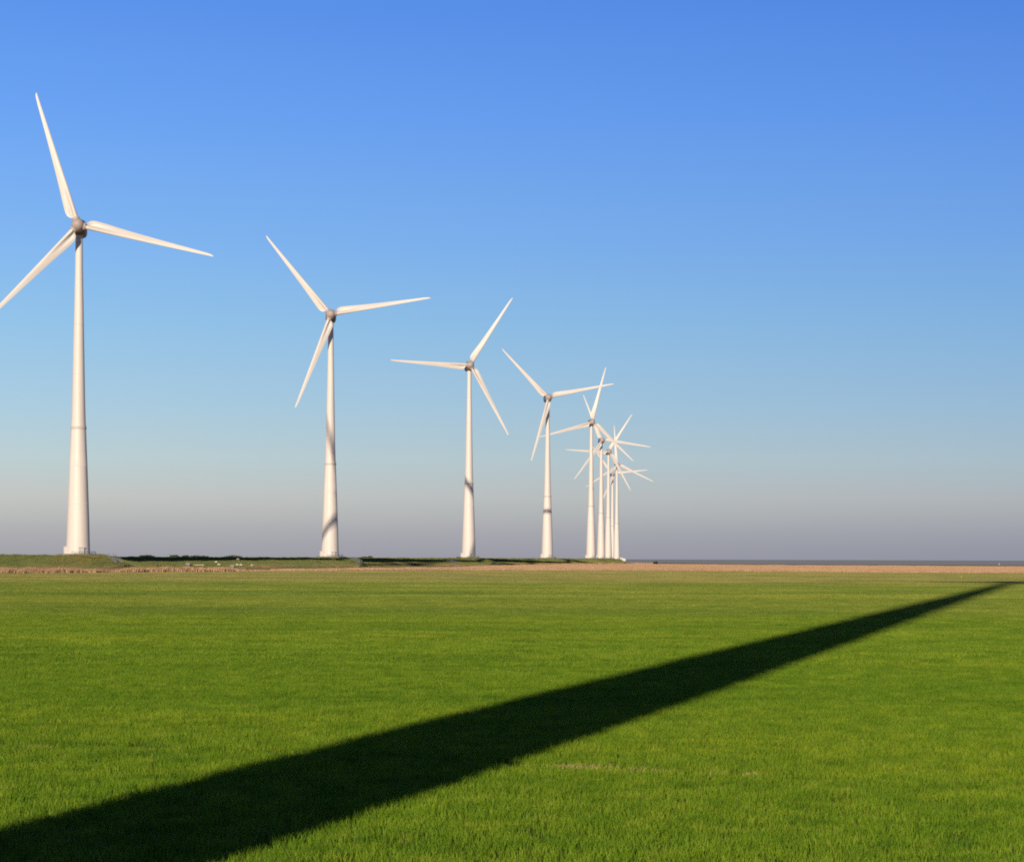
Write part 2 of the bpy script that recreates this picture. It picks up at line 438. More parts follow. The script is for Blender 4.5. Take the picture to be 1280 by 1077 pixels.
def blade_mesh():
    bm = bmesh.new()
    Lb = 33.3
    st = [  # radius, chord, root diameter, twist deg
        (1.15, 1.28, 1.28, 20), (1.75, 1.28, 1.26, 20), (2.05, 1.62, 1.24, 20), (2.45, 2.12, 1.20, 19.5), (2.95, 2.46, 1.14, 19), (3.6, 2.62, 1.06, 18), (4.6, 2.62, 0.97, 16.5), (7.0, 2.42, 0.82, 12.5),
        (9.5, 2.16, 0.66, 9.5), (12.5, 1.90, 0.53, 7), (16, 1.64, 0.42, 5), (20, 1.36, 0.32, 3.2), (24, 1.10, 0.23, 1.8), (28, 0.86, 0.16, 0.8), (31, 0.68, 0.11, 0.2), (32.6, 0.50, 0.07, 0), (33.15, 0.28, 0.04, 0), (33.3, 0.08, 0.02, 0)]
    n = 18
    rings = []
    for r, c, D, tw in st:
        ring = []
        w = 0.5 * max(0.0, min(1.0, (r - 2.2) / 3.0))
        xs = [0.5 * (1 - math.cos(math.pi * k / n)) for k in range(n + 1)]
        ups, dns = [], []
        for x in xs:
            s = x * c
            circ = math.sqrt(max(0, (D / 2) ** 2 - (s - D / 2) ** 2)) if s < D else 0.0
            tail = 0.24 * D * (1 - x) ** 0.9 * min(1, s / (0.25 * D)) if c > D * 1.02 else 0.0
            naca = 5 * (D / c) * c * (0.2969 * math.sqrt(x) - 0.126 * x - 0.3516 * x * x + 0.2843 * x ** 3 - 0.1036 * x ** 4)
            inner = max(circ, tail)
            k = max(0.0, min(1.0, (r - 3.0) / 7.0))
            t = inner * (1 - k) + naca * k
            cam_ = 0.0
            if c > D * 1.02:                   # hollow behind the round spar, trailing sheet swung forward again
                v = max(0.0, min(1.0, (s - 0.55 * D) / max(0.05, c - 0.55 * D)))
                cam_ = D * (1 - k) * (-0.34 * math.sin(math.pi * min(1, v * 1.5)) * (v < 0.667) + 0.22 * v * v)
            ups.append((s, t + cam_)); dns.append((s, -t * (1.0 - 0.25 * k) + cam_))
        loop = ups + dns[-2:0:-1]
        le = 0.66 - 0.012 * r                  # straight leading edge
        a = R(tw)
        for s, t in loop:
            X = le - s; Y = -t
            Xr = X * math.cos(a) - Y * math.sin(a)
            Yr = -X * math.sin(a) + Y * math.cos(a) 
            Yr = -(X * math.sin(a)) + Y * math.cos(a)
            pre = -0.0012 * r * r              # slight forward bend
            ring.append(bm.verts.new((X * math.cos(a) + Y * math.sin(a), Yr + pre, r)))
        rings.append(ring)
    m = len(rings[0])
    for a, b in zip(rings, rings[1:]):
        for k in range(m):
            bm.faces.new((a[k], a[(k + 1) % m], b[(k + 1) % m], b[k]))
    bm.faces.new(rings[0][::-1]); bm.faces.new(rings[-1])
    return mesh_of('blade', bm, R(50))
ME_BLADE = blade_mesh()
# hub: rounded nose cone, axis along -Y, with three stubs left to the blades
bm = bmesh.new()
toY = Matrix.Rotation(R(90), 4, 'X')       # lathe z -> -Y
add_lathe(bm, [(0.02, 2.0), (0.42, 1.93), (0.82, 1.72), (1.18, 1.34), (1.44, 0.82), (1.58, 0.2), (1.62, -0.5), (1.62, -0.86), (1.56, -0.88), (1.56, -0.96), (1.62, -0.98), (1.60, -1.2), (1.52, -1.25)], 40, toY)
ME_HUB = mesh_of('hub', bm, R(40))
bm = bmesh.new()
add_lathe(bm, [(0.98, 0.9), (0.94, 1.5), (0.84, 1.86), (0.72, 1.92)], 28)
ME_COLLAR = mesh_of('blade_collar', bm, R(40))
# nacelle: rounded box tapering to the rear
bm = bmesh.new()
def superring(y, w, h, zc, n=32, p=3.2):
    ring = []
    for k in range(n):
        a = 2 * math.pi * k / n; ca, sa = math.cos(a), math.sin(a)
        ring.append(bm.verts.new((w * math.copysign(abs(ca) ** (2 / p), ca), y, zc + h * math.copysign(abs(sa) ** (2 / p), sa))))
    return ring
rings = [superring(y, w, h, zc) for y, w, h, zc in [(-2.75, 1.25, 1.35, 0), (-2.65, 1.55, 1.62, 0), (-1.4, 1.72, 1.85, 0.02), (1.5, 1.75, 1.9, 0.05), (4.2, 1.65, 1.75, 0.1), (6.0, 1.35, 1.4, 0.2), (6.5, 1.0, 1.05, 0.25)]]
for a, b in zip(rings, rings[1:]):
    for k in range(32): bm.faces.new((a[k], a[(k + 1) % 32], b[(k + 1) % 32], b[k]))
bm.faces.new(rings[0][::-1]); bm.faces.new(rings[-1])
ME_NAC = mesh_of('nacelle', bm, R(35))
bm = bmesh.new()
add_box(bm, (0.7, 4.2, 2.05), (0.5, 1.0, 0.55), 0, 0.05)
ME_LIGHT = mesh_of('warning_light', bm)
bm = bmesh.new()
add_tube(bm, (-0.6, 4.6, 1.7), (-0.6, 4.6, 3.1), 0.05); add_tube(bm, (-0.6, 4.6, 3.0), (-0.6, 4.6, 3.2), 0.12)
ME_MAST = mesh_of('weather_mast', bm)
bm = bmesh.new()
add_box(bm, (0, 0, 0), (1.3, 0.5, 1.5), 0, 0.05)
add_box(bm, (0, -0.05, 0.82), (1.5, 0.7, 0.12), 0, 0.02)
ME_DOOR = mesh_of('door', bm)
bm = bmesh.new()
add_box(bm, (0, 0, 0), (0.9, 0.9, 1.7), 0, 0.08)
add_box(bm, (0, 0, 0.95), (1.0, 1.0, 0.12), 0, 0.02)
ME_CAB = mesh_of('cable_cabinet', bm)
bm = bmesh.new()
add_lathe(bm, [(4.6, -0.6), (4.6, 0.28), (4.5, 0.36), (2.95, 0.42)], 8)
ME_FOUND = mesh_of('foundation', bm, R(20))
bm = bmesh.new()
for k in range(8):
    a0, a1 = R(-100 + 25 * k), R(-100 + 25 * (k + 1))
    p0 = (4.3 * math.cos(a0), 4.3 * math.sin(a0)); p1 = (4.3 * math.cos(a1), 4.3 * math.sin(a1))
    add_tube(bm, (*p0, 0.3), (*p0, 0.95), 0.05)
    for z in (0.62, 0.95): add_tube(bm, (*p0, z), (*p1, z), 0.045)
ME_RAIL = mesh_of('railing', bm)

TG = "white wind turbines in a row along the dike"
T_LAB = [
    "large white wind turbine at the far left, lower left blade cut by the frame",
    "second largest wind turbine, two blade shadows crossing its white tower",
    "third wind turbine from the left, one blade level to the left, shadow band mid tower",
    "fourth wind turbine from the left with a thin level shadow band low on its tower",
    "tallest wind turbine of the tight cluster, leftmost there, grey hub on top",
    "cluster wind turbine standing just right of the tallest one, grey hub below that hub",
    "slim cluster wind turbine with one blade level left, a bright blade to upper right",
    "slim wind turbine rightmost of the cluster towers, one blade straight up",
    "smallest and farthest wind turbine, lowest hub, between the last two cluster towers",
]
def build_turbine(loc, angles, yaw, tower=ME_TOWER, hub_z=HUB - 0.65, full=True, near=False):
    root = empty('wind_turbine', loc)
    tw = link('tower', tower, M_TOWER, root)
    if not near:
        link('flange_ring', ME_RING, M_JOINT, tw)
        d = link('door', ME_DOOR, M_DOOR, tw); d.location = (1.3, -2.6, 1.15); d.rotation_euler = (0, 0, R(24))
        c = link('cable_cabinet', ME_CAB, M_TOWER, tw); c.location = (-2.75, -1.1, 1.2); c.rotation_euler = (0, 0, R(-60))
        fo = link('foundation', ME_FOUND, M_CONC, root)
        link('railing', ME_RAIL, M_STEEL, fo)
    yr = Euler((0, 0, R(yaw)))
    top = Matrix.Translation((0, 0, hub_z)) @ yr.to_matrix().to_4x4() @ Matrix.Rotation(R(4), 4, 'X').inverted()
    na = link('nacelle', ME_NAC, M_NAC, root); na.matrix_local = top
    link('weather_mast', ME_MAST, M_STEEL, na)
    link('warning_light', ME_LIGHT, M_STEEL, na)
    rot = top @ Matrix.Translation((0, -3.9, 0))
    hb = link('hub', ME_HUB, M_HUB, root); hb.matrix_local = rot
    for th in angles:
        q = Matrix.Rotation(R(90 - th), 4, 'Y')
        cl = link('blade_collar', ME_COLLAR, M_HUB, hb); cl.matrix_local = q
        b = link('blade', ME_BLADE, M_BLADE, root); b.matrix_local = rot @ q
    return root
for i, (bx, hp, ang, yaw) in enumerate(T):
    r = build_turbine(base[i], ang, yaw, hub_z=HUB - (0.65 if i == 0 else 0.15))
    tag(r, T_LAB[i], 'wind turbine', TG)

# the turbine whose long shadow crosses the field: it stands beside the camera, left of the frame
NEAR_HUB = 83.4
bm = bmesh.new()
add_lathe(bm, [(1.52, -0.3), (1.53, 4), (1.66, 8), (1.75, 12), (1.66, 22), (1.52, 32), (1.36, 45), (1.16, 60), (1.0, 74), (0.95, NEAR_HUB - 1.4)], 64)
ME_TOWER_N = mesh_of('tower', bm, R(40))
NB_Y = 3.0
nb = build_turbine(Vector((-9.42 + 0.240 * NB_Y, NB_Y, 0.0)), (169.0, 49.0, 289.0), 4.0, ME_TOWER_N, NEAR_HUB, near=True)
tag(nb, "wind turbine just outside the left edge whose long tower shadow crosses the green field", 'wind turbine', TG)

# ------------------------------------------------------------------ stairs down the mound beside the three nearest turbines
def stairs(p, q, label):
    root = empty('staircase', p)
    d = Vector(q) - Vector(p); h = Vector((d.x, d.y, 0)); side = Vector((-h.y, h.x, 0)).normalized() * 0.75
    n = 9
    bm = bmesh.new()
    ang = math.atan2(h.y, h.x)
    for k in range(n):
        c = d * ((k + 0.5) / n)
        add_box(bm, (c.x, c.y, c.z + 0.12), (h.length / n * 0.9, 1.5, 0.08), ang)
    link('tread', mesh_of('tread', bm), M_STEEL, root)
    for s in (1, -1):
        bm = bmesh.new()
        a = side * s; b = a + d
        for z in (0.5, 0.95): add_tube(bm, a + Vector((0, 0, z)), b + Vector((0, 0, z)), 0.05)
        for k in range(5):
            c = a + d * (k / 4); add_tube(bm, c, c + Vector((0, 0, 0.97)), 0.05)
        link('handrail', mesh_of('handrail', bm), M_STEEL, root)
        bm = bmesh.new()
        add_tube(bm, a + Vector((0, 0, 0.1)), b + Vector((0, 0, 0.1)), 0.09)
        link('stringer', mesh_of('stringer', bm), M_STEEL, root)
    tag(root, label, 'staircase', 'grey steel staircases down the turbine mounds')
stairs(on_dike(138, 696.2), on_dike(149, 703.6), "grey steel steps down the mound right of the largest turbine")
stairs(on_dike(441, 699.0), on_dike(451, 703.4), "grey steel steps down the mound right of the second turbine")
stairs(on_dike(554, 700.6), on_dike(572, 704.8), "grey steps on the slope left of the third turbine")

# ------------------------------------------------------------------ grass: one object, tufts set out by geometry nodes
def leaf_patch(name, size, count, h0, h1, w, segs, bend, m=None):
    n = count
    x = (rng.random(n) - 0.5) * size; y = (rng.random(n) - 0.5) * size
    h = h0 + (h1 - h0) * rng.beta(2.2, 1.8, n)
    a = rng.random(n) * 2 * np.pi; ba = rng.random(n) * 2 * np.pi
    lean = bend * h * (0.25 + rng.random(n))
    ww = w * (0.6 + 0.7 * rng.random(n))
    nv = 2 * segs + 1
    V = np.zeros((n, nv, 3), np.float32)
    for s in range(segs + 1):
        t = s / segs
        cx = x + np.cos(ba) * lean * t * t; cy = y + np.sin(ba) * lean * t * t; cz = h * (t - 0.12 * t * t * bend)
        wd = ww * (1 - t) ** 0.6 * 0.5
        if s < segs:
            V[:, 2 * s] = np.stack([cx - np.cos(a) * wd, cy - np.sin(a) * wd, cz], 1)
            V[:, 2 * s + 1] = np.stack([cx + np.cos(a) * wd, cy + np.sin(a) * wd, cz], 1)
        else:
            V[:, 2 * s] = np.stack([cx, cy, cz], 1)
    faces = []
    off = (np.arange(n) * nv)[:, None]
    quads = [(2 * s, 2 * s + 1, 2 * s + 3, 2 * s + 2) for s in range(segs - 1)]
    tri = (2 * segs - 2, 2 * segs - 1, 2 * segs)
    li, ls = [], []
    per = np.concatenate([np.array(q) for q in quads] + [np.array(tri)])
    LI = (off + per[None, :]).ravel()
    starts, tot = [], 0
    for q in quads: starts.append(tot); tot += 4
    starts.append(tot); tot += 3
    LS = (np.arange(n)[:, None] * tot + np.array(starts)[None, :]).ravel()
    me = bpy.data.meshes.new(name)
    me.vertices.add(n * nv); me.vertices.foreach_set('co', V.ravel())
    me.loops.add(len(LI)); me.loops.foreach_set('vertex_index', LI.astype(np.int32))
    me.polygons.add(len(LS)); me.polygons.foreach_set('loop_start', LS.astype(np.int32))
    me.polygons.foreach_set('use_smooth', np.ones(len(LS), bool))
    me.update(calc_edges=True); me.validate()
    me.materials.append(m or M_GRASS)
    return me
def proto(size, count, h0, h1, w, segs, bend, k, m=None):
    c = bpy.data.collections.new('tufts')
    for j in range(k):
        o = bpy.data.objects.new('tuft', leaf_patch('tuft', size, count, h0, h1, w, segs, bend, m))
        c.objects.link(o)
    return c
NEARC = proto(0.42, 125, 0.035, 0.12, 0.0075, 3, 0.5, 8)
MIDC = proto(1.3, 520, 0.045, 0.14, 0.015, 2, 0.5, 6)
FARC = proto(4.6, 1400, 0.06, 0.15, 0.045, 1, 0.4, 6)

def inside_far(X, Y):
    ex = np.array([p.x / p.y for p in edge]); ey = np.array([p.y for p in edge])
    return Y < np.interp(X / Y, ex, ey) - 0.5
def zone(y0, y1, step, marg, smin, smax):
    ys = np.arange(y0, y1, step); P = []
    for yy in ys:
        w = 0.2145 * yy + marg
        xs = np.arange(-w, w, step)
        P.append(np.stack([xs, np.full_like(xs, yy)], 1))
    P = np.concatenate(P); P += (rng.random(P.shape) - 0.5) * step * 0.95
    P = P[inside_far(P[:, 0], P[:, 1])]
    S = smin + (smax - smin) * rng.random(len(P))
    return P, S
def value_noise(P, cell, seed):
    g = np.random.default_rng(seed).random((256, 256))
    q = P / cell; i = np.floor(q).astype(int); f = q - i; f = f * f * (3 - 2 * f)
    a = g[i[:, 0] % 256, i[:, 1] % 256]; b = g[(i[:, 0] + 1) % 256, i[:, 1] % 256]
    c = g[i[:, 0] % 256, (i[:, 1] + 1) % 256]; d = g[(i[:, 0] + 1) % 256, (i[:, 1] + 1) % 256]
    return (a * (1 - f[:, 0]) + b * f[:, 0]) * (1 - f[:, 1]) + (c * (1 - f[:, 0]) + d * f[:, 0]) * f[:, 1]
tram = [on_plane(x, y) for x, y in [(-80, 933), (0, 936), (160, 936), (420, 948), (690, 962), (970, 974), (1360, 992)]]
def near_tram(P):
    best = np.full(len(P), 99.0)
    for a, b in zip(tram, tram[1:]):
        ab = np.array([b.x - a.x, b.y - a.y]); ap = P - np.array([a.x, a.y])
        t = np.clip((ap @ ab) / (ab @ ab), 0, 1)
        best = np.minimum(best, np.linalg.norm(ap - t[:, None] * ab, axis=1))
    return best
def points_object(name, P, S, coll, parent=None, zs=None, rots=None, m=None):
    if zs is not None:
        return scatter(name, np.concatenate([P, zs[:, None]], 1), np.stack([S, S, S * (0.6 + 0.7 * value_noise(P, 5.0, 33))], 1).astype(np.float32), coll, rots, m)
    nz = 0.72 + 0.3 * value_noise(P, 2.3, 3) + 0.3 * value_noise(P, 0.7, 5)
    d = near_tram(P)
    thin = np.where(d < 0.28, 0.25 + 0.55 * value_noise(P, 0.9, 9), 1.0)
    S3 = np.stack([S, S, S * nz * thin], 1).astype(np.float32)
    return scatter(name, np.concatenate([P, np.full((len(P), 1), 0.006)], 1), S3, coll, None, M_GRASS)
def scatter(name, P, S3, coll, rots, m):
    me = bpy.data.meshes.new(name)
    me.vertices.add(len(P))
    me.vertices.foreach_set('co', P.astype(np.float32).ravel())
    at = me.attributes.new('tuft_scale', 'FLOAT_VECTOR', 'POINT'); at.data.foreach_set('vector', S3.ravel())
    rt = me.attributes.new('tuft_rot', 'FLOAT_VECTOR', 'POINT')
    ro = np.zeros((len(P), 3), np.float32); ro[:, 2] = rng.random(len(P)) * 6.283
    if rots is not None: ro = rots.astype(np.float32)
    rt.data.foreach_set('vector', ro.ravel())
    me.materials.append(m)
    o = bpy.data.objects.new(name, me); COL.objects.link(o)
    ng = bpy.data.node_groups.new(name, 'GeometryNodeTree')
    ng.interface.new_socket('Geometry', in_out='INPUT', socket_type='NodeSocketGeometry')
    ng.interface.new_socket('Geometry', in_out='OUTPUT', socket_type='NodeSocketGeometry')
    n = ng.nodes.new; l = ng.links.new
    gi, go = n('NodeGroupInput'), n('NodeGroupOutput')
    ci = n('GeometryNodeCollectionInfo'); ci.inputs['Collection'].default_value = coll
    ci.inputs['Separate Children'].default_value = True; ci.inputs['Reset Children'].default_value = True
    ip = n('GeometryNodeInstanceOnPoints'); ip.inputs['Pick Instance'].default_value = True
    rv = n('FunctionNodeRandomValue'); rv.data_type = 'INT'
    rv.inputs[4].default_value = 0; rv.inputs[5].default_value = len(coll.objects) - 1
    a1 = n('GeometryNodeInputNamedAttribute'); a1.data_type = 'FLOAT_VECTOR'; a1.inputs[0].default_value = 'tuft_scale'
    a2 = n('GeometryNodeInputNamedAttribute'); a2.data_type = 'FLOAT_VECTOR'; a2.inputs[0].default_value = 'tuft_rot'
    l(gi.outputs[0], ip.inputs['Points']); l(ci.outputs[0], ip.inputs['Instance'])
    l(rv.outputs[2], ip.inputs['Instance Index']); l(a1.outputs[0], ip.inputs['Scale']); l(a2.outputs[0], ip.inputs['Rotation'])
    l(ip.outputs[0], go.inputs[0])
    md = o.modifiers.new('tufts', 'NODES'); md.node_group = ng
    return o
P, S = zone(17, 62, 0.30, 2.5, 0.85, 1.2)
g0 = points_object('grass', P, S, NEARC)
tag(g0, "short bright green crop leaves covering the field", 'grass', kind='stuff')
P1, S1 = zone(62, 170, 0.95, 4, 0.85, 1.2)
g1 = points_object('grass', P1, S1, MIDC, None)
tag(g1, "short green crop in the middle of the field", 'grass', kind='stuff')
P2, S2 = zone(170, 600, 3.4, 12, 0.85, 1.2)
g2 = points_object('grass', P2, S2, FARC, None)
tag(g2, "olive green crop towards the far end of the field", 'grass', kind='stuff')
# flattened straw showing along two stretches of the wheel track
M_STRAW = soil_material('flat_straw', 6.0, [(0.24, 0.23, 0.07), (0.38, 0.34, 0.13)], 0.0)
STRAWC = proto(0.20, 16, 0.05, 0.11, 0.010, 2, 0.9, 4, M_STRAW)
sp_ = []
for x0, y0, x1, y1, n in ((706, 962.0, 776, 964.6, 13), (660, 960.2, 720, 962.4, 5), (30, 936, 62, 936.4, 8), (770, 964.4, 965, 973, 12)):
    a, b = on_plane(x0, y0), on_plane(x1, y1)
    for _ in range(n):
        p = a.lerp(b, random.random()); sp_.append((p.x + random.gauss(0, 0.03), p.y + random.gauss(0, 0.06)))
sp_ = np.array(sp_)
gs = points_object('straw', sp_, 0.7 + 0.5 * rng.random(len(sp_)), STRAWC, zs=np.full(len(sp_), 0.006), m=M_STRAW)
tag(gs, "pale flattened straw along the faint wheel track in the crop", 'straw', kind='stuff')
# rough turf on the dike slope
TURFC = proto(2.2, 620, 0.06, 0.19, 0.05, 1, 0.5, 5, M_DIKE)
pts, rts = [], []
for i, (a, b) in enumerate(zip(rows, rows[1:])):
    for k in range(1, len(prof) - 2):
        q = [me_co for me_co in (dike_co[i][k], dike_co[i][k + 1], dike_co[i + 1][k + 1], dike_co[i + 1][k])]
        if k < 2 and q[0].y > 640: continue
        nrm = (q[2] - q[0]).cross(q[3] - q[1]).normalized()
        if nrm.z < 0: nrm = -nrm
        area = (q[1] - q[0]).length * (q[3] - q[0]).length
        for _ in range(max(1, int(area / 2.2 + random.random()))):
            u, w = random.random(), random.random()
            p = q[0].lerp(q[1], u).lerp(q[3].lerp(q[2], u), w)
            if p.z < -0.05: continue
            e = (nrm.to_track_quat('Z', 'Y') @ Euler((0, 0, random.random() * 6.28)).to_quaternion()).to_euler()
            pts.append((p.x, p.y, p.z)); rts.append((e.x, e.y, e.z))
PD = np.array(pts); RD = np.array(rts)
g3 = points_object('dike_grass', PD[:, :2], 0.85 + 0.3 * rng.random(len(PD)), TURFC, zs=PD[:, 2], rots=RD, m=M_DIKE)
tag(g3, "rough olive green turf on the slopes of the dike", 'grass', kind='stuff')
# the wide bed of dry reed beyond the field
REEDC = proto(6.0, 700, 0.15, 0.50, 0.12, 1, 0.3, 5, M_REED)
rb = [(350, 712.9), (480, 712.4), (620, 712.3), (800, 712.7), (940, 714.0), (1110, 715.1), (1280, 716.1), (1400, 716.8)]
rt = [(350, 712.4), (480, 711.7), (620, 709.6), (700, 706.6), (830, 705.4), (940, 706.8), (1110, 707.7), (1280, 708.7), (1400, 709.4)]
rbw = [on_plane(x, y) for x, y in rb]; rtw = [on_plane(x, y) for x, y in rt]
poly_n = (np.array([p.x / p.y for p in rbw]), np.array([p.y for p in rbw])); poly_f = (np.array([p.x / p.y for p in rtw]), np.array([p.y for p in rtw]))
cand = []
for yy in np.arange(430, 1600, 4.2):
    xs = np.arange(-0.1 * yy, 0.25 * yy, 4.2); cand.append(np.stack([xs, np.full_like(xs, yy)], 1))
cand = np.concatenate(cand); cand += (rng.random(cand.shape) - 0.5) * 4
th = cand[:, 0] / cand[:, 1]
cand = cand[(cand[:, 1] > np.interp(th, *poly_n)) & (cand[:, 1] < np.interp(th, *poly_f)) & (th > poly_n[0][0])]
g4 = points_object('reed_bed', cand, 0.8 + 0.4 * rng.random(len(cand)), REEDC, zs=np.zeros(len(cand)), m=M_REED)
tag(g4, "wide pale tan bed of dry reed beyond the green field", 'reeds', kind='stuff')
print('tufts', len(PD), len(cand), len(P), len(P1), len(P2))

# ------------------------------------------------------------------ dry reeds along the foot of the dike
def blades_mesh(name, X, Y, Z0, H, W, lean):
    n = len(X)
    a = rng.random(n) * np.pi; la = rng.random(n) * 2 * np.pi; ln = lean * H * rng.random(n)
    V = np.zeros((n, 3, 3), np.float32)
    V[:, 0] = np.stack([X - np.cos(a) * W / 2, Y - np.sin(a) * W / 2, Z0], 1)
    V[:, 1] = np.stack([X + np.cos(a) * W / 2, Y + np.sin(a) * W / 2, Z0], 1)
    V[:, 2] = np.stack([X + np.cos(la) * ln, Y + np.sin(la) * ln, Z0 + H], 1)
    me = bpy.data.meshes.new(name)
    me.vertices.add(3 * n); me.vertices.foreach_set('co', V.ravel())
    me.loops.add(3 * n); me.loops.foreach_set('vertex_index', np.arange(3 * n, dtype=np.int32))
    me.polygons.add(n); me.polygons.foreach_set('loop_start', np.arange(0, 3 * n, 3, dtype=np.int32))
    me.update(calc_edges=True)
    return me
X, Y, H = [], [], []
def reed_line(pts, spread, dens, hmean, clump):
    for (x0, y0), (x1, y1) in zip(pts, pts[1:]):
        a = on_plane(x0, y0); b = on_plane(x1, y1); ln = (b - a).length
        n = int(ln * dens)
        t = rng.random(n)
        px = a.x + (b.x - a.x) * t + rng.normal(0, spread * 0.25, n); py = a.y + (b.y - a.y) * t + rng.normal(0, spread, n)
        keep = value_noise(np.stack([px, py], 1), clump, 21)
        m = keep > 0.24
        X.extend(px[m]); Y.extend(py[m]); H.extend((hmean * (0.45 + 0.9 * keep[m]) * (0.6 + 0.6 * rng.random(m.sum()))))
reed_line([(-60, 717.0), (0, 716.6), (150, 715.4), (300, 714.2)], 2.2, 210, 0.80, 2.6)
reed_line([(300, 714.2), (360, 713.0), (480, 711.8)], 3.0, 40, 0.35, 3.0)
reed_line([(440, 711.2), (560, 710.2), (640, 707.4), (720, 705.2)], 5.0, 22, 0.5, 6.0)
reed_line([(690, 705.4), (760, 704.6), (815, 704.4)], 12.0, 14, 0.8, 8.0)
X, Y, H = map(np.array, (X, Y, H))
reeds = link('dry_reeds', blades_mesh('dry_reeds', X, Y, np.zeros_like(X), H, np.full_like(X, 0.17), 0.4), M_REED)
tag(reeds, "tan dry reeds fringing the far edge of the field", 'reeds', kind='stuff')

# ------------------------------------------------------------------ bushes on the crest
def bush_mesh(w, h, n, seed):
    r = np.random.default_rng(seed)
    u = r.normal(0, 1, (n, 3)); u /= np.linalg.norm(u, axis=1)[:, None]
    rad = r.random(n) ** 0.45
    lob = 1 + 0.3 * np.sin(3 * np.arctan2(u[:, 1], u[:, 0]) + seed)
    c = u * rad[:, None] * np.array([w / 2, w / 2.4, h / 2]) * lob[:, None] + np.array([0, 0, h * 0.52])
    c = c[c[:, 2] > 0.02]; n = len(c)
    s = 0.16 * (0.6 + 0.8 * r.random(n))[:, None]
    d1 = r.normal(0, 1, (n, 3)); d2 = r.normal(0, 1, (n, 3))
    V = np.stack([c - d1 * s * 0.5, c + d1 * s * 0.5, c + d2 * s], 1).astype(np.float32)
    me = bpy.data.meshes.new('foliage')
    me.vertices.add(3 * n); me.vertices.foreach_set('co', V.ravel())
    me.loops.add(3 * n); me.loops.foreach_set('vertex_index', np.arange(3 * n, dtype=np.int32))
    me.polygons.add(n); me.polygons.foreach_set('loop_start', np.arange(0, 3 * n, 3, dtype=np.int32))
    me.update(calc_edges=True)
    return me
def bush(x, y, w, h, seed, label, z=None, grp='dark bushes along the dike crest'):
    if z is None: h *= 0.62
    z = drop(x, y) if z is None else z
    root = empty('bush', (x, y, z - 0.05))
    link('foliage', bush_mesh(w, h, int(500 * w * h) + 200, seed), M_BUSH, root)
    bm = bmesh.new()
    r = random.Random(seed)
    for k in range(6):
        a = r.random() * 6.28
        add_tube(bm, (0.1 * math.cos(a), 0.1 * math.sin(a), -0.1), (w * 0.3 * math.cos(a), w * 0.25 * math.sin(a), h * 0.7), 0.04, 6)
    link('stem', mesh_of('stem', bm), M_TWIG, root)
    tag(root, label, 'bush', grp)
def crest_at(px, off=-3.2):
    """point on the dike crest seen at picture column px, set back behind the crest line"""
    best = None
    for a, b in zip(dense, dense[1:]):
        for t in (0, 0.25, 0.5, 0.75):
            p = a.lerp(b, t); d = (b - a).normalized(); q = p + Vector((d.y, -d.x, 0)) * off
            e = abs(HX + F * q.x / q.y - px)
            if best is None or e < best[0]: best = (e, q)
    return best[1]
for px, w, h, seed, lab in [
    (183, 3.6, 0.75, 3, "low dark bush on the dike crest, first one right of the largest turbine"),
    (219, 2.4, 0.8, 4, "small dark bush on the crest, second right of the largest turbine"),
    (233, 1.8, 0.85, 5, "narrow dark bush on the crest, third right of the largest turbine"),
    (243, 2.6, 0.8, 6, "rounded dark bush midway along the crest between the two largest turbines"),
    (256, 2.2, 0.75, 8, "dark bush fifth along the crest right of the largest turbine"),
    (291, 4.6, 0.9, 9, "widest dark bush on the crest above the grazing sheep"),
    (428, 2.4, 0.8, 10, "dark bush right beside the base of the second turbine"),
    (455, 3.0, 0.7, 12, "low dark bush on the crest past the steps of the second turbine"),
    (462, 1.5, 1.0, 13, "small upright dark bush right of the second turbine's low bush"),
    (573, 2.6, 0.7, 14, "small dark bush at the left foot of the third turbine")]:
    q = crest_at(px)
    bush(q.x, q.y, w, h, seed, lab)
q = on_plane(819.5, 704.6)
bush(q.x, q.y, 2.8, 1.4, 31, "lone dark bush on flat ground right of the dike's far end", z=0.0)

# ------------------------------------------------------------------ sheep grazing on the slope
def sheep_mesh():
    bm = bmesh.new()
    sk = bm.verts.layers.skin.verify()
    def v(p, r):
        x = bm.verts.new(p); x[sk].radius = (r, r); return x
    rump = v((-0.42, 0, 0.62), 0.23); mid = v((-0.05, 0, 0.62), 0.29); chest = v((0.32, 0, 0.60), 0.24)
    neck = v((0.52, 0, 0.58), 0.13); head = v((0.66, 0, 0.40), 0.10); muz = v((0.76, 0, 0.22), 0.055)
    mid[sk].use_root = True
    for a, b in ((rump, mid), (mid, chest), (chest, neck), (neck, head), (head, muz)): bm.edges.new((a, b))
    tail = v((-0.64, 0, 0.5), 0.05); bm.edges.new((rump, tail))
    for s in (1, -1):
        k = v((-0.46, 0.15 * s, 0.36), 0.075); h = v((-0.52, 0.15 * s, 0.2), 0.04); f = v((-0.48, 0.15 * s, 0.01), 0.035)
        bm.edges.new((rump, k)); bm.edges.new((k, h)); bm.edges.new((h, f))
        k = v((0.34, 0.14 * s, 0.34), 0.06); f = v((0.34, 0.14 * s, 0.01), 0.035)
        bm.edges.new((chest, k)); bm.edges.new((k, f))
        e = v((0.58, 0.13 * s, 0.50), 0.03); bm.edges.new((head, e))
    me = bpy.data.meshes.new('sheep'); bm.to_mesh(me); bm.free()
    return me
ME_SHEEP = sheep_mesh()
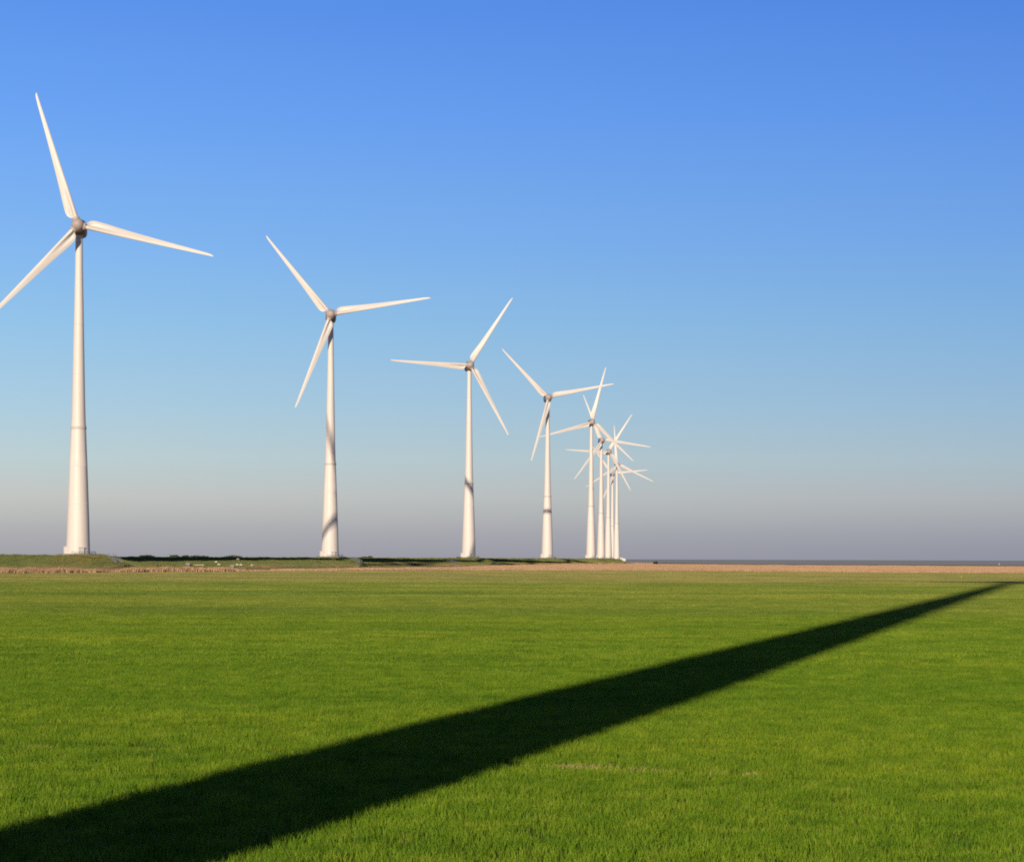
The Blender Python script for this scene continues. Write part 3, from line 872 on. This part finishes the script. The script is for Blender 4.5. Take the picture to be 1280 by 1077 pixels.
for px, py, rz, lab in [
    (297, 699.4, 0.2, "white sheep grazing highest on the dike slope, close under the crest"),
    (270, 703.0, 2.8, "white sheep on the slope, upper of the pair at left"),
    (273.6, 706.0, 0.3, "white sheep on the slope, lower of the pair at left"),
    (296.6, 706.4, 2.9, "white sheep left of another one low on the slope, below the highest sheep"),
    (301.2, 706.6, 0.1, "white sheep right of its close neighbour low on the slope"),
    (315, 707.0, 0.4, "white sheep standing alone furthest right on the dike slope")]:
    o = link('sheep', ME_SHEEP, M_WOOL)
    o.location = on_dike(px, py + 0.8); o.rotation_euler = (0, 0, rz); o.scale = (0.72,) * 3
    m = o.modifiers.new('skin', 'SKIN'); m.use_smooth_shade = True
    s = o.modifiers.new('sub', 'SUBSURF'); s.levels = 2; s.render_levels = 2
    tag(o, lab, 'sheep', 'white sheep grazing on the dike')

# ------------------------------------------------------------------ small things on the slope and in the field
M_PALE = painted('pale_wood', (0.33, 0.32, 0.22), 0.8, var=0.2, scale=4, stretch=(1, 1, 1))
p = on_dike(248, 707.4)
root = empty('feed_trough', p, R(4))
bm = bmesh.new()
add_box(bm, (0, -0.18, 0.34), (2.9, 0.05, 0.26)); add_box(bm, (0, 0.18, 0.34), (2.9, 0.05, 0.26)); add_box(bm, (0, 0, 0.23), (2.9, 0.31, 0.05))
add_box(bm, (-1.47, 0, 0.34), (0.05, 0.42, 0.28)); add_box(bm, (1.47, 0, 0.34), (0.05, 0.42, 0.28))
link('trough_box', mesh_of('trough_box', bm), M_PALE, root)
for x in (-1.1, 1.1):
    bm = bmesh.new(); add_box(bm, (x, -0.12, 0.05), (0.08, 0.08, 0.31)); add_box(bm, (x, 0.12, 0.05), (0.08, 0.08, 0.31))
    link('trestle', mesh_of('trestle', bm), M_PALE, root)
tag(root, "long low pale trough lying on the grassy slope left of the sheep", 'trough')
for px, py, lab in [(234.5, 705.2, "grey concrete block on the slope left of the pale trough"), (290, 707.6, "grey concrete block low on the slope among the sheep")]:
    p = on_dike(px, py + 1)
    bm = bmesh.new(); add_box(bm, (0, 0, 0.3), (1.15, 0.7, 0.75), R(8), 0.05); add_box(bm, (0.1, 0, 0.72), (0.7, 0.45, 0.12), R(8), 0.03)
    o = link('concrete_block', mesh_of('concrete_block', bm), M_CONC, None, p); tag(o, lab, 'block', 'grey concrete blocks on the dike slope')
# white hut at the foot of the far towers
M_HUT = painted('white_hut', (0.50, 0.48, 0.46), 0.6); M_ROOF = painted('white_roof', (0.48, 0.47, 0.45), 0.6)
p = at_depth(778.3, 699.0, 2150.0)
root = empty('service_hut', p)
bm = bmesh.new()
vs = [bm.verts.new(c) for c in [(-2.4, -1.5, -1.5), (2.6, -1.5, -1.5), (2.6, -1.5, 0.5), (-2.4, -1.5, 1.9)]]
f = bm.faces.new(vs); e = bmesh.ops.extrude_face_region(bm, geom=[f]); bmesh.ops.translate(bm, vec=(0, 3, 0), verts=[g for g in e['geom'] if isinstance(g, bmesh.types.BMVert)])
link('wall', mesh_of('wall', bm), M_HUT, root)
bm = bmesh.new(); vs = [bm.verts.new(c) for c in [(-2.7, -1.8, 2.0), (2.9, -1.8, 0.44), (2.9, -1.8, 0.6), (-2.7, -1.8, 2.18)]]
f = bm.faces.new(vs); e = bmesh.ops.extrude_face_region(bm, geom=[f]); bmesh.ops.translate(bm, vec=(0, 3.6, 0), verts=[g for g in e['geom'] if isinstance(g, bmesh.types.BMVert)])
link('roof', mesh_of('roof', bm), M_ROOF, root)
tag(root, "small white hut with a sloping roof at the foot of the rightmost tower", 'hut')
# yellow marker stake in the field
M_YEL = painted('yellow_paint', (0.30, 0.25, 0.04), 0.6)
p = on_plane(1201.5, 724.6)
root = empty('marker_stake', p)
bm = bmesh.new(); add_tube(bm, (0, 0, -0.1), (0, 0, 0.66), 0.035); link('stake', mesh_of('stake', bm), M_YEL, root)
bm = bmesh.new(); add_box(bm, (0, -0.05, 0.52), (0.12, 0.02, 0.16), 0, 0.004); link('plate', mesh_of('plate', bm), M_YEL, root)
tag(root, "thin yellow marker stake standing in the crop near the tip of the shadow", 'stake')
# white buoy on the water
p = on_plane(1249, 705.6, -0.6)
root = empty('marker_buoy', p); root.scale = (0.75,) * 3
bm = bmesh.new(); add_lathe(bm, [(0.2, -0.5), (0.75, -0.3), (0.85, 0.1), (0.7, 0.4), (0.25, 0.6)], 20); link('float', mesh_of('float', bm, R(40)), M_HUT, root)
bm = bmesh.new(); add_tube(bm, (0, 0, 0.55), (0, 0, 1.5), 0.12); add_lathe(bm, [(0.02, 1.4), (0.35, 1.45), (0.35, 1.75), (0.02, 1.85)], 14); link('topmark', mesh_of('topmark', bm, R(40)), M_HUT, root)
tag(root, "small white buoy floating on the grey water near the right edge", 'buoy')
